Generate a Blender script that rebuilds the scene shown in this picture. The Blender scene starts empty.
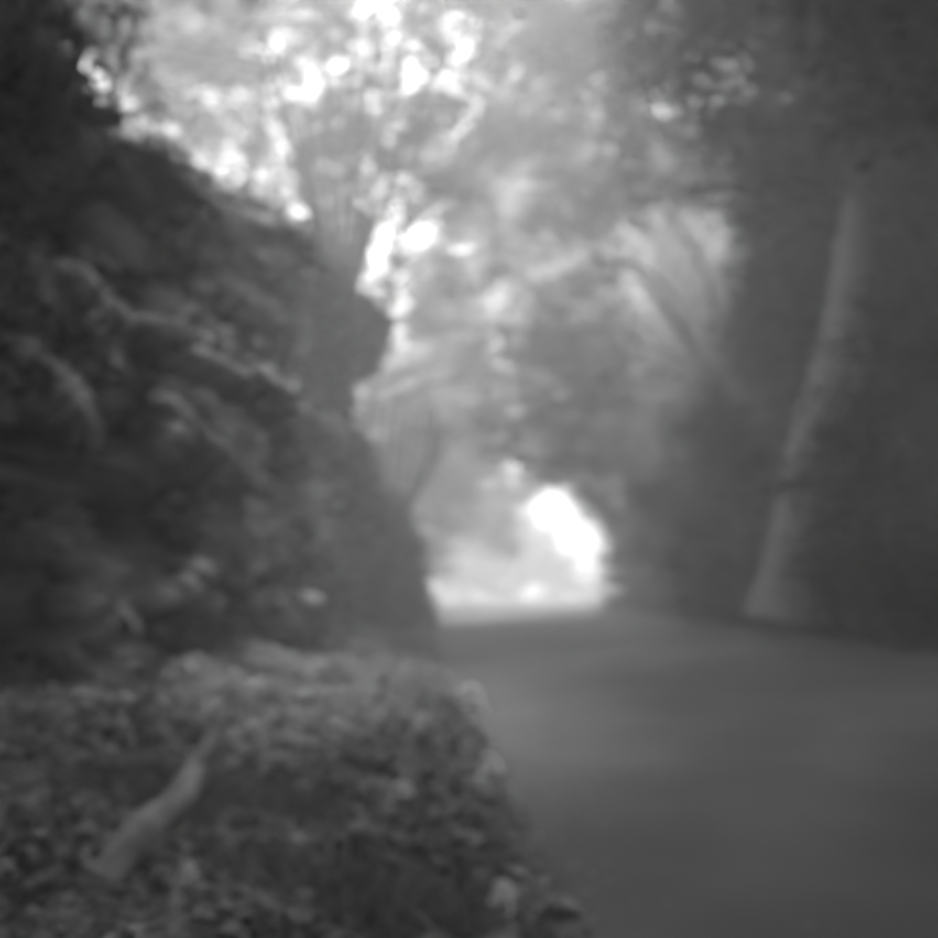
import bpy, math, random
import numpy as np
from mathutils import Vector

# ------------------------------------------------------------------ camera, sky, sun, exposure
scene = bpy.context.scene
COL = scene.collection
CAM_H = 1.2
TILT = math.atan(121 / 882)
cam_d = bpy.data.cameras.new('camera')
cam = bpy.data.objects.new('camera', cam_d)
COL.objects.link(cam)
cam.location = (0, 0, CAM_H)
cam.rotation_euler = (math.pi / 2 + TILT, 0, 0)
cam_d.sensor_width = 36
cam_d.lens = 36 * 882 / 938
cam_d.clip_start = 0.05
cam_d.clip_end = 2000
cam_d.dof.use_dof = True            # the soft uncorrected lens of the photograph
cam_d.dof.focus_distance = 0.75
cam_d.dof.aperture_fstop = 2.8
cam_d.dof.aperture_blades = 0
cam_d.dof.aperture_ratio = 0.8
scene.camera = cam

SUN_EL, SUN_AZ = math.radians(60), math.radians(20)     # azimuth from +Y, towards +X
world = bpy.data.worlds.new('World')
scene.world = world
world.use_nodes = True
wn = world.node_tree
wn.nodes.clear()
sky = wn.nodes.new('ShaderNodeTexSky')
sky.sky_type = 'NISHITA'
sky.sun_disc = False
sky.sun_elevation = SUN_EL
sky.sun_rotation = SUN_AZ
sky.air_density = 1.5
sky.dust_density = 4.0
bw = wn.nodes.new('ShaderNodeRGBToBW')                   # black-and-white film
bg = wn.nodes.new('ShaderNodeBackground')
bg.inputs['Strength'].default_value = 0.15
wo = wn.nodes.new('ShaderNodeOutputWorld')
wn.links.new(sky.outputs[0], bw.inputs[0])
wn.links.new(bw.outputs[0], bg.inputs['Color'])
wn.links.new(bg.outputs[0], wo.inputs['Surface'])

sun_d = bpy.data.lights.new('sun', 'SUN')
sun_d.energy = 1.5
sun_d.angle = math.radians(12)
sun = bpy.data.objects.new('sun', sun_d)
COL.objects.link(sun)
sv = Vector((math.sin(SUN_AZ) * math.cos(SUN_EL), math.cos(SUN_AZ) * math.cos(SUN_EL), math.sin(SUN_EL)))
sun.rotation_euler = sv.to_track_quat('Z', 'Y').to_euler()

scene.view_settings.view_transform = 'Standard'
scene.view_settings.look = 'None'
scene.view_settings.gamma = 1
scene.view_settings.use_curve_mapping = False
scene.view_settings.exposure = 2.3
scene.render.engine = 'CYCLES'
cy = scene.cycles
cy.max_bounces = 5
cy.diffuse_bounces = 3
cy.transmission_bounces = 3
cy.glossy_bounces = 1
cy.volume_bounces = 2
cy.use_denoising = True
cy.use_adaptive_sampling = True
cy.adaptive_threshold = 0.05

rng = np.random.default_rng(7)
random.seed(7)


# ------------------------------------------------------------------ helpers
def R(px, py, Y):
    """world point at depth Y that the photograph shows at pixel px, py"""
    u, v = (px - 469) / 882, (469 - py) / 882
    c, s = math.cos(TILT), math.sin(TILT)
    d = np.array([u, c - v * s, s + v * c])
    return np.array([0, 0, CAM_H]) + d * (Y / d[1])


def on_x(px, py, X):
    u, v = (px - 469) / 882, (469 - py) / 882
    c, s = math.cos(TILT), math.sin(TILT)
    d = np.array([u, c - v * s, s + v * c])
    return np.array([0, 0, CAM_H]) + d * (X / d[0])


_G = rng.random((64, 64, 64))


def noise3(p, scale=1.0, off=0.0):
    """smooth value noise, p (N,3) -> 0..1"""
    q = np.asarray(p, float) * scale + off + 1000
    i = np.floor(q).astype(int)
    f = q - i
    f = f * f * (3 - 2 * f)
    i0, i1 = i % 64, (i + 1) % 64
    r = 0
    for a in (0, 1):
        for b in (0, 1):
            for c in (0, 1):
                w = (f[:, 0] if a else 1 - f[:, 0]) * (f[:, 1] if b else 1 - f[:, 1]) * (f[:, 2] if c else 1 - f[:, 2])
                r = r + w * _G[(i1 if a else i0)[:, 0], (i1 if b else i0)[:, 1], (i1 if c else i0)[:, 2]]
    return r


def fbm(p, scale=1.0, n=3, off=0.0):
    r, amp, tot = 0, 1.0, 0
    for k in range(n):
        r = r + amp * noise3(p, scale * 2 ** k, off + 17.3 * k)
        tot += amp
        amp *= 0.5
    return r / tot


def mesh_np(name, verts, faces, smooth=True):
    """verts (N,3), faces (M,k) of equal size k"""
    verts = np.asarray(verts, np.float32)
    faces = np.asarray(faces, np.int32)
    me = bpy.data.meshes.new(name)
    m, k = faces.shape
    me.vertices.add(len(verts))
    me.vertices.foreach_set('co', verts.ravel())
    me.loops.add(m * k)
    me.loops.foreach_set('vertex_index', faces.ravel())
    me.polygons.add(m)
    me.polygons.foreach_set('loop_start', np.arange(0, m * k, k, dtype=np.int32))
    if smooth:
        me.polygons.foreach_set('use_smooth', np.ones(m, bool))
    me.update(calc_edges=True)
    me.validate()
    return me


def link(name, me, mat=None, parent=None, kind=None):
    o = bpy.data.objects.new(name, me)
    COL.objects.link(o)
    if mat is not None and not me.materials:
        me.materials.append(mat)
    if parent is not None:
        o.parent = parent
        o.location = -parent.location if False else o.location
    if kind:
        o['kind'] = kind
    return o


def tag(o, label, cat, group=None, kind=None):
    o['label'] = label
    o['category'] = cat
    if group:
        o['group'] = group
    if kind:
        o['kind'] = kind
    return o


def thing(name, base, label, cat, group=None):
    """an Empty at the thing's base; children are built in local coordinates (world - base)"""
    o = bpy.data.objects.new(name, None)
    COL.objects.link(o)
    o.location = base
    o.empty_display_size = 0.3
    return tag(o, label, cat, group)


def grid_faces(nu, nv, closed_u=False):
    iu = np.arange(nu if closed_u else nu - 1)
    iv = np.arange(nv - 1)
    a, b = np.meshgrid(iu, iv, indexing='ij')
    a, b = a.ravel(), b.ravel()
    a2 = (a + 1) % nu
    return np.stack([a * nv + b, a2 * nv + b, a2 * nv + b + 1, a * nv + b + 1], 1)


def unit(v):
    return v / np.maximum(np.linalg.norm(v, axis=-1, keepdims=True), 1e-9)


def smooth_path(pts, n):
    """Catmull-Rom through pts"""
    p = np.asarray(pts, float)
    p = np.vstack([2 * p[0] - p[1], p, 2 * p[-1] - p[-2]])
    t = np.linspace(0, len(p) - 3 - 1e-6, n)
    i = t.astype(int)
    f = (t - i)[:, None]
    a, b, c, d = p[i], p[i + 1], p[i + 2], p[i + 3]
    return 0.5 * (2 * b + (c - a) * f + (2 * a - 5 * b + 4 * c - d) * f ** 2 + (3 * b - a - 3 * c + d) * f ** 3)


def tube(pts, radii, nseg=8, n=None, rough=0.08, flare=0.0):
    """a tapered, slightly knobbly tube through pts -> verts, faces"""
    n = n or max(4, 4 * len(pts))
    c = smooth_path(pts, n)
    rad = np.interp(np.linspace(0, 1, n), np.linspace(0, 1, len(radii)), radii)
    t = unit(np.gradient(c, axis=0))
    ref = np.array([0.31, 0.9, 0.1])
    x = unit(np.cross(t, ref))
    y = np.cross(t, x)
    a = np.linspace(0, 2 * np.pi, nseg, endpoint=False)
    ring = x[:, None, :] * np.cos(a)[None, :, None] + y[:, None, :] * np.sin(a)[None, :, None]
    pr = c[:, None, :] + ring * rad[:, None, None]
    k = fbm(pr.reshape(-1, 3), 1.2 / max(radii[0], 0.05) * 0.5, 2).reshape(n, nseg)
    rr = rad[:, None] * (1 + rough * 4 * (k - 0.5))
    if flare:
        w = np.clip(1 - np.linspace(0, 1, n) / 0.22, 0, 1)[:, None] ** 1.7
        rr = rr * (1 + flare * w * (0.75 + 0.5 * np.cos(3 * a[None] + 1.1) + 0.3 * np.cos(5 * a[None])))
    v = c[:, None, :] + ring * rr[:, :, None]
    v = v.reshape(-1, 3)
    f = []
    for i in range(n - 1):
        for j in range(nseg):
            f.append((i * nseg + j, i * nseg + (j + 1) % nseg, (i + 1) * nseg + (j + 1) % nseg, (i + 1) * nseg + j))
    return v, np.array(f)


def join(parts):
    vs, fs, o = [], [], 0
    for v, f in parts:
        vs.append(v)
        fs.append(np.asarray(f) + o)
        o += len(v)
    return np.vstack(vs), np.vstack(fs)


def leaf_geo(c, size, normal=None, droop=0.0, spread=1.0, aspect=0.62, r=rng):
    """one folded leaf (two triangles) at each point of c"""
    n = len(c)
    size = np.broadcast_to(np.asarray(size, float), (n,)) * r.uniform(0.65, 1.35, n)
    nr = r.normal(size=(n, 3)) * spread
    if normal is None:
        nr[:, 2] = np.abs(nr[:, 2]) + 0.7
    else:
        nr = nr * 0.6 + normal
    nr = unit(nr)
    d = r.normal(size=(n, 3))
    d[:, 2] -= droop
    d = unit(d - nr * np.sum(d * nr, 1, keepdims=True))
    s = np.cross(nr, d)
    L = size[:, None]
    base = c - d * L * 0.5
    tip = c + d * L * 0.5 - nr * L * 0.10
    l = c + s * L * aspect * 0.5 + nr * L * 0.12
    q = c - s * L * aspect * 0.5 + nr * L * 0.12
    v = np.stack([base, l, tip, q], 1).reshape(-1, 3)
    i = np.arange(n)[:, None] * 4
    f = np.concatenate([i + np.array([[0, 1, 2]]), i + np.array([[0, 2, 3]])], 0)
    return v, f


def clump_points(center, rad, clumps, per, sig, r=rng, shell=0.55):
    """leaf positions gathered in clumps inside an ellipsoid"""
    d = unit(r.normal(size=(clumps, 3)))
    q = r.uniform(shell ** 3, 1, clumps) ** (1 / 3)
    cc = np.asarray(center) + d * q[:, None] * np.asarray(rad)
    s = sig * r.uniform(0.6, 1.4, (clumps, 1, 1))
    p = cc[:, None, :] + r.normal(size=(clumps, per, 3)) * s * np.array([1, 1, 0.6])
    return p.reshape(-1, 3), cc


# ------------------------------------------------------------------ materials (all greys: black-and-white film)
def nodes_of(name):
    m = bpy.data.materials.new(name)
    m.use_nodes = True
    nt = m.node_tree
    nt.nodes.clear()
    out = nt.nodes.new('ShaderNodeOutputMaterial')
    return m, nt, out


def ramp(nt, fac, stops):
    r = nt.nodes.new('ShaderNodeValToRGB')
    el = r.color_ramp.elements
    while len(el) < len(stops):
        el.new(0.5)
    for e, (p, g) in zip(el, stops):
        e.position = p
        e.color = (g, g, g, 1)
    nt.links.new(fac, r.inputs[0])
    return r.outputs[0]


def tex_noise(nt, scale, detail=4, stretch=None, rough=0.55):
    tc = nt.nodes.new('ShaderNodeNewGeometry').outputs['Position']
    if stretch:
        mp = nt.nodes.new('ShaderNodeVectorMath')
        mp.operation = 'MULTIPLY'
        mp.inputs[1].default_value = stretch
        nt.links.new(tc, mp.inputs[0])
        tc = mp.outputs[0]
    n = nt.nodes.new('ShaderNodeTexNoise')
    n.inputs['Scale'].default_value = scale
    n.inputs['Detail'].default_value = detail
    n.inputs['Roughness'].default_value = rough
    nt.links.new(tc, n.inputs['Vector'])
    return n.outputs[0]


def surf(name, stops, scale, detail=5, stretch=None, rough=0.85, bump=0.3, bdist=0.03, bscale=None, spec=0.3):
    m, nt, out = nodes_of(name)
    b = nt.nodes.new('ShaderNodeBsdfPrincipled')
    b.inputs['Roughness'].default_value = rough
    b.inputs['Specular IOR Level'].default_value = spec
    n = tex_noise(nt, scale, detail, stretch)
    nt.links.new(ramp(nt, n, stops), b.inputs['Base Color'])
    if bump:
        bn = tex_noise(nt, bscale or scale * 3, 5, stretch)
        bp = nt.nodes.new('ShaderNodeBump')
        bp.inputs['Strength'].default_value = bump
        bp.inputs['Distance'].default_value = bdist
        nt.links.new(bn, bp.inputs['Height'])
        nt.links.new(bp.outputs[0], b.inputs['Normal'])
    nt.links.new(b.outputs[0], out.inputs['Surface'])
    return m


def leafmat(name, lo, hi, trans, scale=1.3, spec=0.25, rough=0.55):
    """thin leaf: reflects and lets light through; tone varies leaf by leaf and over the crown"""
    m, nt, out = nodes_of(name)
    g = nt.nodes.new('ShaderNodeNewGeometry')
    n = tex_noise(nt, scale, 3)
    mx = nt.nodes.new('ShaderNodeMath')
    mx.operation = 'MULTIPLY_ADD'
    mx.inputs[1].default_value = 0.5
    nt.links.new(g.outputs['Random Per Island'], mx.inputs[0])
    mh = nt.nodes.new('ShaderNodeMath')
    mh.operation = 'MULTIPLY'
    mh.inputs[1].default_value = 0.5
    nt.links.new(n, mh.inputs[0])
    nt.links.new(mh.outputs[0], mx.inputs[2])
    c = ramp(nt, mx.outputs[0], [(0.15, lo), (0.85, hi)])
    b = nt.nodes.new('ShaderNodeBsdfPrincipled')
    b.inputs['Roughness'].default_value = rough
    b.inputs['Specular IOR Level'].default_value = spec
    nt.links.new(c, b.inputs['Base Color'])
    t = nt.nodes.new('ShaderNodeBsdfTranslucent')
    nt.links.new(c, t.inputs['Color'])
    mix = nt.nodes.new('ShaderNodeMixShader')
    mix.inputs[0].default_value = trans
    nt.links.new(b.outputs[0], mix.inputs[1])
    nt.links.new(t.outputs[0], mix.inputs[2])
    nt.links.new(mix.outputs[0], out.inputs['Surface'])
    return m


M_ROAD = surf('asphalt', [(0.25, 0.042), (0.5, 0.062), (0.75, 0.088)], 0.9, 8, rough=0.72, bump=0.35, bdist=0.01, bscale=60)
M_SOIL = surf('soil', [(0.25, 0.03), (0.6, 0.06), (0.85, 0.10)], 1.7, 8, bump=0.6, bdist=0.04, bscale=14)
M_ROCK = surf('sandstone', [(0.32, 0.03), (0.5, 0.13), (0.7, 0.38)], 1.1, 7, stretch=(1, 0.5, 2.6), bump=0.7, bdist=0.06, bscale=5)
M_SLAB = surf('weathered_slab', [(0.25, 0.08), (0.5, 0.22), (0.75, 0.40)], 2.0, 7, stretch=(1, 0.6, 2.2), bump=0.7, bdist=0.05, bscale=7)
M_BARK = surf('bark', [(0.25, 0.04), (0.55, 0.10), (0.85, 0.18)], 5.0, 6, stretch=(1, 1, 0.22), bump=0.8, bdist=0.03, bscale=14)
M_PALEBARK = surf('pale_bark', [(0.25, 0.12), (0.55, 0.20), (0.85, 0.30)], 3.0, 6, stretch=(1, 1, 0.25), bump=0.7, bdist=0.03, bscale=12)
M_LOG = surf('log_bark', [(0.3, 0.05), (0.5, 0.16), (0.7, 0.32)], 9.0, 6, stretch=(1, 0.35, 1), bump=1.0, bdist=0.03, bscale=18)
M_CUT = surf('cut_wood', [(0.3, 0.25), (0.8, 0.45)], 12, 4, bump=0.3, bdist=0.01)
M_TWIG = surf('dead_twig', [(0.3, 0.35), (0.8, 0.6)], 9, 4, bump=0.3, bdist=0.01)
M_POST = surf('painted_post', [(0.3, 0.55), (0.8, 0.8)], 9, 4, bump=0.2, bdist=0.01)
M_STONE = surf('pale_stone', [(0.3, 0.3), (0.8, 0.6)], 9, 4, bump=0.4, bdist=0.02)
M_LEAF = leafmat('leaf_canopy', 0.10, 0.24, 0.55)
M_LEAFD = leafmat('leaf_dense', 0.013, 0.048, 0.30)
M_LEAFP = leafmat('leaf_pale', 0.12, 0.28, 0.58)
M_IVY = leafmat('leaf_ivy', 0.008, 0.085, 0.22, scale=1.1, spec=0.25, rough=0.5)
M_HERB = leafmat('leaf_herb', 0.06, 0.42, 0.40, scale=2.2, spec=0.25, rough=0.5)
M_STRAW = leafmat('straw', 0.07, 0.27, 0.35, scale=1.5)
M_GRASS = leafmat('grass_blade', 0.08, 0.28, 0.4, scale=2.0)
M_FLOWER = leafmat('petal', 0.75, 0.9, 0.35, scale=5)
M_LITTER = leafmat('leaf_litter', 0.08, 0.24, 0.1, scale=3)


# a pale band swinging out across the tarmac, and broad patches
nt = M_ROAD.node_tree
pb = next(n for n in nt.nodes if n.type == 'BSDF_PRINCIPLED')
src = pb.inputs['Base Color'].links[0].from_socket
sep = nt.nodes.new('ShaderNodeSeparateXYZ')
nt.links.new(nt.nodes.new('ShaderNodeNewGeometry').outputs['Position'], sep.inputs[0])


def mth(op, a, b):
    n = nt.nodes.new('ShaderNodeMath')
    n.operation = op
    for k, q in enumerate((a, b)):
        if isinstance(q, (int, float)):
            n.inputs[k].default_value = q
        else:
            nt.links.new(q, n.inputs[k])
    return n.outputs[0]


wob = mth('MULTIPLY', mth('SUBTRACT', tex_noise(nt, 0.8, 2), 0.5), 0.9)
dx = mth('SUBTRACT', mth('ADD', sep.outputs['X'], wob), mth('ADD', mth('MULTIPLY', sep.outputs['Y'], 0.66), -1.4))
band = mth('POWER', 2.718, mth('MULTIPLY', mth('MULTIPLY', dx, dx), -3.2))
patch = mth('MULTIPLY', tex_noise(nt, 0.35, 3), 0.4)
fac = mth('ADD', mth('ADD', mth('MULTIPLY', band, 0.5), 0.78), patch)
mixc = nt.nodes.new('ShaderNodeVectorMath')
mixc.operation = 'SCALE'
nt.links.new(src, mixc.inputs[0])
nt.links.new(fac, mixc.inputs['Scale'])
nt.links.new(mixc.outputs[0], pb.inputs['Base Color'])


# ------------------------------------------------------------------ ground and road
def xL(y):
    return np.interp(y, [-10, 3, 6, 12, 24, 35, 50, 75, 110, 170], [0.35, 0.14, 0.0, -0.55, -1.2, -1.8, -2.4, -5.0, -16, -46])


def xR(y):
    return np.interp(y, [-10, 40, 50, 75, 110, 170], [7.0, 7.0, 6.9, 4.6, -6.0, -37])


def zroad(x, y):
    w = np.clip((70 - np.asarray(y, float)) / 25, 0, 1)
    return 0.042 * np.clip(x, -2, 7.5) * w


def zground(x, y):
    x, y = np.asarray(x, float), np.asarray(y, float)
    l, r = xL(y), xR(y)
    p = np.stack([x.ravel(), y.ravel(), 0 * x.ravel()], 1)
    nz = (fbm(p, 0.9, 3).reshape(x.shape) - 0.5)
    nb = (fbm(p, 0.12, 3, 5.0).reshape(x.shape) - 0.5)
    z = zroad(np.clip(x, l, r), y) - 0.03
    dl = np.clip(l - x, 0, None)
    z = z + np.where(dl > 0, 0.05 * np.minimum(dl * 6, 1) + 0.12 * np.minimum(dl, 1.2) + 0.20 * np.clip(dl - 1.2, 0, 2.3) + 0.22 * nz * np.minimum(dl, 1), 0)
    dr = np.clip(x - r - 0.25, 0, None)
    near = np.clip((47 - y) / 5, 0, 1) * np.clip((y + 12) / 4, 0, 1)
    bank = 3.6 * (1 - np.exp(-(dr / 1.9) ** 1.5)) + 0.16 * np.clip(dr - 3, 0, 14)
    z = z + near * bank * (1 + 0.5 * nz) + np.where(dr > 0, 0.25 * nz * np.minimum(dr, 1) + 0.05, 0)
    far = np.clip((np.hypot(x, y) - 60) / 200, 0, 1)
    z = z + far * 6 * nb + 0.02 * np.clip(y - 130, 0, None) * (x < 400)
    return z


def axis_lines(segs):
    out = []
    for a, b, s in segs:
        out += list(np.arange(a, b, s))
    return np.array(out + [segs[-1][1]])


gx = axis_lines([(-260, -60, 20), (-60, -16, 4), (-16, -5, 1), (-5, 1.4, 0.16), (1.4, 6.6, 0.5), (6.6, 12, 0.2), (12, 20, 1), (20, 60, 5), (60, 260, 20)])
gy = axis_lines([(-60, -8, 8), (-8, 2, 0.5), (2, 14, 0.16), (14, 50, 0.4), (50, 100, 2), (100, 420, 16)])
X, Y = np.meshgrid(gx, gy, indexing='ij')
Z = zground(X, Y)
me = mesh_np('ground', np.stack([X, Y, Z], -1).reshape(-1, 3), grid_faces(len(gx), len(gy)))
g = link('ground', me, M_SOIL, kind='structure')

ry = axis_lines([(-9, 40, 0.4), (40, 170, 1.5)])
tt = np.linspace(0, 1, 41)
RX = xL(ry)[:, None] + (xR(ry) - xL(ry))[:, None] * tt[None]
pe = np.stack([ry, 0 * ry, 0 * ry], 1)
RX[:, 0] += 0.22 * (fbm(pe, 0.8, 3) - 0.5) * 2
RX[:, -1] += 0.25 * (fbm(pe, 0.7, 3, 9.0) - 0.5) * 2
RY = np.repeat(ry[:, None], 41, 1)
pr = np.stack([RX, RY, 0 * RX], -1).reshape(-1, 3)
RZ = zroad(RX, RY) + 0.02 * (fbm(pr, 0.5, 2).reshape(RX.shape) - 0.5) + 0.03 * np.sin(np.pi * tt)[None] ** 0.7 + 0.006
RZ[:, 0] -= 0.05
RZ[:, -1] -= 0.05
me = mesh_np('road', np.stack([RX, RY, RZ], -1).reshape(-1, 3), grid_faces(len(ry), 41)[:, ::-1])
link('road', me, M_ROAD, kind='structure')


# ------------------------------------------------------------------ rock cutting on the left
FX = -2.55
sil = [(18, -60), (60, 0), (100, 70), (150, 122), (200, 165), (260, 196), (300, 216), (335, 262), (362, 300), (378, 340)]
hp = np.array([on_x(a, b, FX) for a, b in sil])
hd = np.concatenate([[-8, 2], hp[:, 1], [40]])
hh = np.concatenate([[hp[0, 2] - 0.2] * 2, hp[:, 2], [hp[-1, 2]]])
END = 23.0
ys = np.arange(-3, END - 1.2, 0.10)
path = np.stack([np.full(len(ys), FX), ys], 1)
a = np.linspace(0, math.pi / 2, 12)[1:]
corner = np.stack([FX - 1.3 + 1.3 * np.cos(a), END - 1.3 + 1.3 * np.sin(a)], 1)
xs = np.arange(FX - 1.6, FX - 12, -0.5)
back = np.stack([xs, END + 0 * xs + 0.25 * (FX - 1.6 - xs)], 1)
path = np.vstack([path, corner, back])
tn = unit(np.gradient(path, axis=0))
nrm = np.stack([tn[:, 1], -tn[:, 0]], 1)
H = np.interp(path[:, 1], hd, hh)
NW = 100
w = np.linspace(0, 1, NW)
NS = len(path)
Zc = -0.25 + w[None] * (H[:, None] + 0.25)
P0 = np.stack([np.repeat(path[:, :1], NW, 1), np.repeat(path[:, 1:2], NW, 1), Zc], -1)
q = P0.reshape(-1, 3)
rel = 1.5 * (fbm(q * np.array([1, 0.6, 0.9]), 0.6, 3) - 0.5)            # big bulges
bed = fbm(q * np.array([0.6, 0.22, 1.9]) + np.array([0, 0, 0.0]), 1.3, 3, 3.0)
rel += 1.5 * (bed - 0.5)                                                 # near-level beds and ledges
rel += 0.16 * (fbm(q, 3.2, 2, 8.0) - 0.5)
ph = q[:, 2] * 2.6 + 0.05 * q[:, 1] + 1.6 * fbm(q, 0.5, 2, 14.0)
rel += 0.24 * (np.abs((ph % 1.0) - 0.5) ** 0.6 - 0.4)                      # joints between the beds
cr = noise3(q * np.array([1, 1.6, 0.25]), 1.0, 60.0)
rel -= 0.35 * np.exp(-((cr - 0.5) / 0.035) ** 2)                           # upright cracks
rel += 0.10 * (fbm(q, 7.0, 2, 28.0) - 0.5)
rel = rel.reshape(NS, NW)


PITS = []


def pit(px, py, ry_, rz_, depth):
    global rel
    PITS.append((px, py, ry_, rz_))
    c = on_x(px, py, FX)
    e = ((P0[..., 1] - c[1]) / ry_) ** 2 + ((P0[..., 2] - c[2]) / rz_) ** 2
    rel = rel - depth * np.exp(-e ** 1.5)


pit(30, 560, 1.0, 0.6, 2.6)
pit(50, 690, 0.7, 0.45, 2.6)
pit(20, 430, 0.8, 0.45, 0.9)
pit(100, 465, 0.55, 0.30, 1.2)
pit(140, 530, 0.6, 0.28, 1.1)
pit(215, 630, 0.8, 0.35, 1.4)
pit(300, 520, 1.2, 0.45, 1.3)
pit(375, 630, 2.0, 0.6, 0.6)
pit(335, 590, 1.3, 0.4, 1.2)
pit(255, 560, 0.8, 0.3, 1.2)
pit(175, 400, 0.7, 0.3, 0.9)
pit(110, 230, 1.0, 0.6, 0.4)
rel += 0.18 * (fbm(P0.reshape(-1, 3), 2.3, 3, 51.0).reshape(NS, NW) - 0.5) * np.clip(-rel, 0, 1.5)
# overhanging nose at the far end: cut back below, proud above
e = np.exp(-((P0[..., 1] - 23) / 4.0) ** 2)
rel += e * (-1.0 * np.exp(-((Zc - 5.2) / 1.1) ** 2) + 0.25 * np.exp(-((Zc - 7.3) / 0.9) ** 2))
rel -= 0.9 * np.clip((w - 0.93) / 0.07, 0, 1)[None] ** 2                    # rounded lip
rel += 0.5 * np.clip(1 - w / 0.10, 0, 1)[None] ** 1.5                      # debris at the foot
Pc = P0.copy()
Pc[..., 0] += nrm[:, :1] * rel
Pc[..., 1] += nrm[:, 1:] * rel
# the top, going back from the lip
rings = [Pc]
for k, dback in enumerate((0.7, 1.6, 3.0, 5.0, 8.0)):
    t = Pc[:, -1:, :].copy()
    t[..., 0] -= nrm[:, :1] * dback
    t[..., 1] = np.minimum(t[..., 1], END + 4) - nrm[:, 1:] * dback * 0.6
    t[..., 2] += 0.10 * dback + 0.25 * (fbm(t.reshape(-1, 3), 0.6, 2).reshape(NS, 1) - 0.5)
    rings.append(t)
Pall = np.concatenate(rings, 1)
NT = Pall.shape[1]
cliff_v = Pall.reshape(-1, 3)
cliff_f = grid_faces(NS, NT)
rock = thing('rock_cutting', (FX - 1.5, 8, 0), 'tall dark ivy-hung rock face overhanging the left verge', 'rock face')
ROCK0 = np.array(rock.location)
me = mesh_np('rock_face', cliff_v - ROCK0, cliff_f)
link('rock_face', me, M_ROCK, rock)


def surface_samples(v, f, n, r=rng):
    a, b, c, d = v[f[:, 0]], v[f[:, 1]], v[f[:, 2]], v[f[:, 3]]
    nn = np.cross(c - a, d - b)
    ar = np.linalg.norm(nn, axis=1)
    i = r.choice(len(f), n, p=ar / ar.sum())
    s, t = r.random((n, 1)), r.random((n, 1))
    p = a[i] * (1 - s) * (1 - t) + b[i] * s * (1 - t) + c[i] * s * t + d[i] * (1 - s) * t
    return p, unit(nn[i])


# loose slabs standing proud of the beds
slab_meshes = []
for k in range(6):
    n0 = 5
    us = np.linspace(-1, 1, n0)
    vs = []
    cube_f = []
    bm_v = []
    U, V = np.meshgrid(np.linspace(0, 2 * np.pi, 9)[:-1], np.linspace(-0.5 * np.pi, 0.5 * np.pi, 5), indexing='ij')
    sx = np.sign(np.cos(V) * np.cos(U)) * np.abs(np.cos(V) * np.cos(U)) ** 0.45
    sy = np.sign(np.cos(V) * np.sin(U)) * np.abs(np.cos(V) * np.sin(U)) ** 0.45
    sz = np.sign(np.sin(V)) * np.abs(np.sin(V)) ** 0.5
    v = np.stack([sx, sy, sz], -1).reshape(-1, 3)
    v = v * (0.85 + 0.5 * (noise3(v, 1.1, 31.0 * k)[:, None] - 0.5))
    slab_meshes.append(mesh_np('rock_slab', v, grid_faces(8, 5, True), smooth=False))
    slab_meshes[-1].materials.append(M_SLAB)
face_n = NS * NW
for k in range(230):
    i = int(rng.integers(30, NS - 30)) if k < 150 else int(rng.integers(55, 120))
    j = int(rng.integers(4, NW - 12)) if k < 150 else int(rng.integers(5, 55))
    p = Pc[i, j]
    if rel[i, j] < -0.9:
        continue
    o = link('rock_slab', slab_meshes[k % 6], None, rock)
    ln = rng.uniform(0.22, 0.75) * (0.6 + 0.03 * p[1])
    o.location = p - np.append(nrm[i] * 0.08, 0) - ROCK0
    o.scale = (rng.uniform(0.12, 0.28), ln, rng.uniform(0.06, 0.17))
    o.rotation_euler = (rng.normal(0, 0.08) - 0.05, rng.normal(0, 0.15), math.atan2(tn[i, 1], tn[i, 0]) - math.pi / 2 + rng.normal(0, 0.15))

# ivy and fern hanging on the face
p, nn = surface_samples(cliff_v, cliff_f, 230000)
keep = (fbm(p * np.array([1, 0.5, 1.0]), 0.8, 3, 40.0) > 0.55 - 0.085 * (p[:, 2] > 5) - 0.03 * (p[:, 1] > 14)) & (p[:, 1] > 1.5)
for ppx, ppy, ary, arz in PITS:                                           # the hollows stay bare
    c_ = on_x(ppx, ppy, FX)
    keep &= ((p[:, 1] - c_[1]) / ary) ** 2 + ((p[:, 2] - c_[2]) / arz) ** 2 > 0.8
p, nn = p[keep], nn[keep]
nn = np.where(np.sum(nn * np.array([1, 0.2, 0.5]), 1, keepdims=True) < 0, -nn, nn)
p = p + nn * rng.gamma(1.6, 0.07, (len(p), 1))
v, f = leaf_geo(p, np.clip(0.045 + 0.006 * p[:, 1], 0.05, 0.16), normal=nn + np.array([0, 0, 0.35]), droop=1.2, aspect=0.8)
o = link('ivy', mesh_np('ivy', v - ROCK0, f, False), M_IVY, rock, kind='stuff')


# pale dry grass hanging in bands along the beds
p, nn = surface_samples(cliff_v, cliff_f, 150000)
bd = fbm(p * np.array([0.6, 0.20, 1.7]), 1.3, 3, 77.0)
keep = (bd > 0.545) & (p[:, 1] > 1.5) & (p[:, 2] > 0.3)
for ppx, ppy, ary, arz in PITS:
    c_ = on_x(ppx, ppy, FX)
    keep &= ((p[:, 1] - c_[1]) / ary) ** 2 + ((p[:, 2] - c_[2]) / arz) ** 2 > 1.1
p, nn = p[keep], nn[keep]
nn = np.where(np.sum(nn * np.array([1, 0.2, 0.5]), 1, keepdims=True) < 0, -nn, nn)
p = p + nn * rng.uniform(0.12, 0.28, (len(p), 1))
v, f = leaf_geo(p, np.clip(0.14 + 0.012 * p[:, 1], 0.15, 0.34), normal=nn + np.array([0, 0, 0.6]), droop=1.6, aspect=0.16)
link('hanging_grass', mesh_np('hanging_grass', v - ROCK0, f, False), M_STRAW, rock, kind='stuff')


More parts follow.
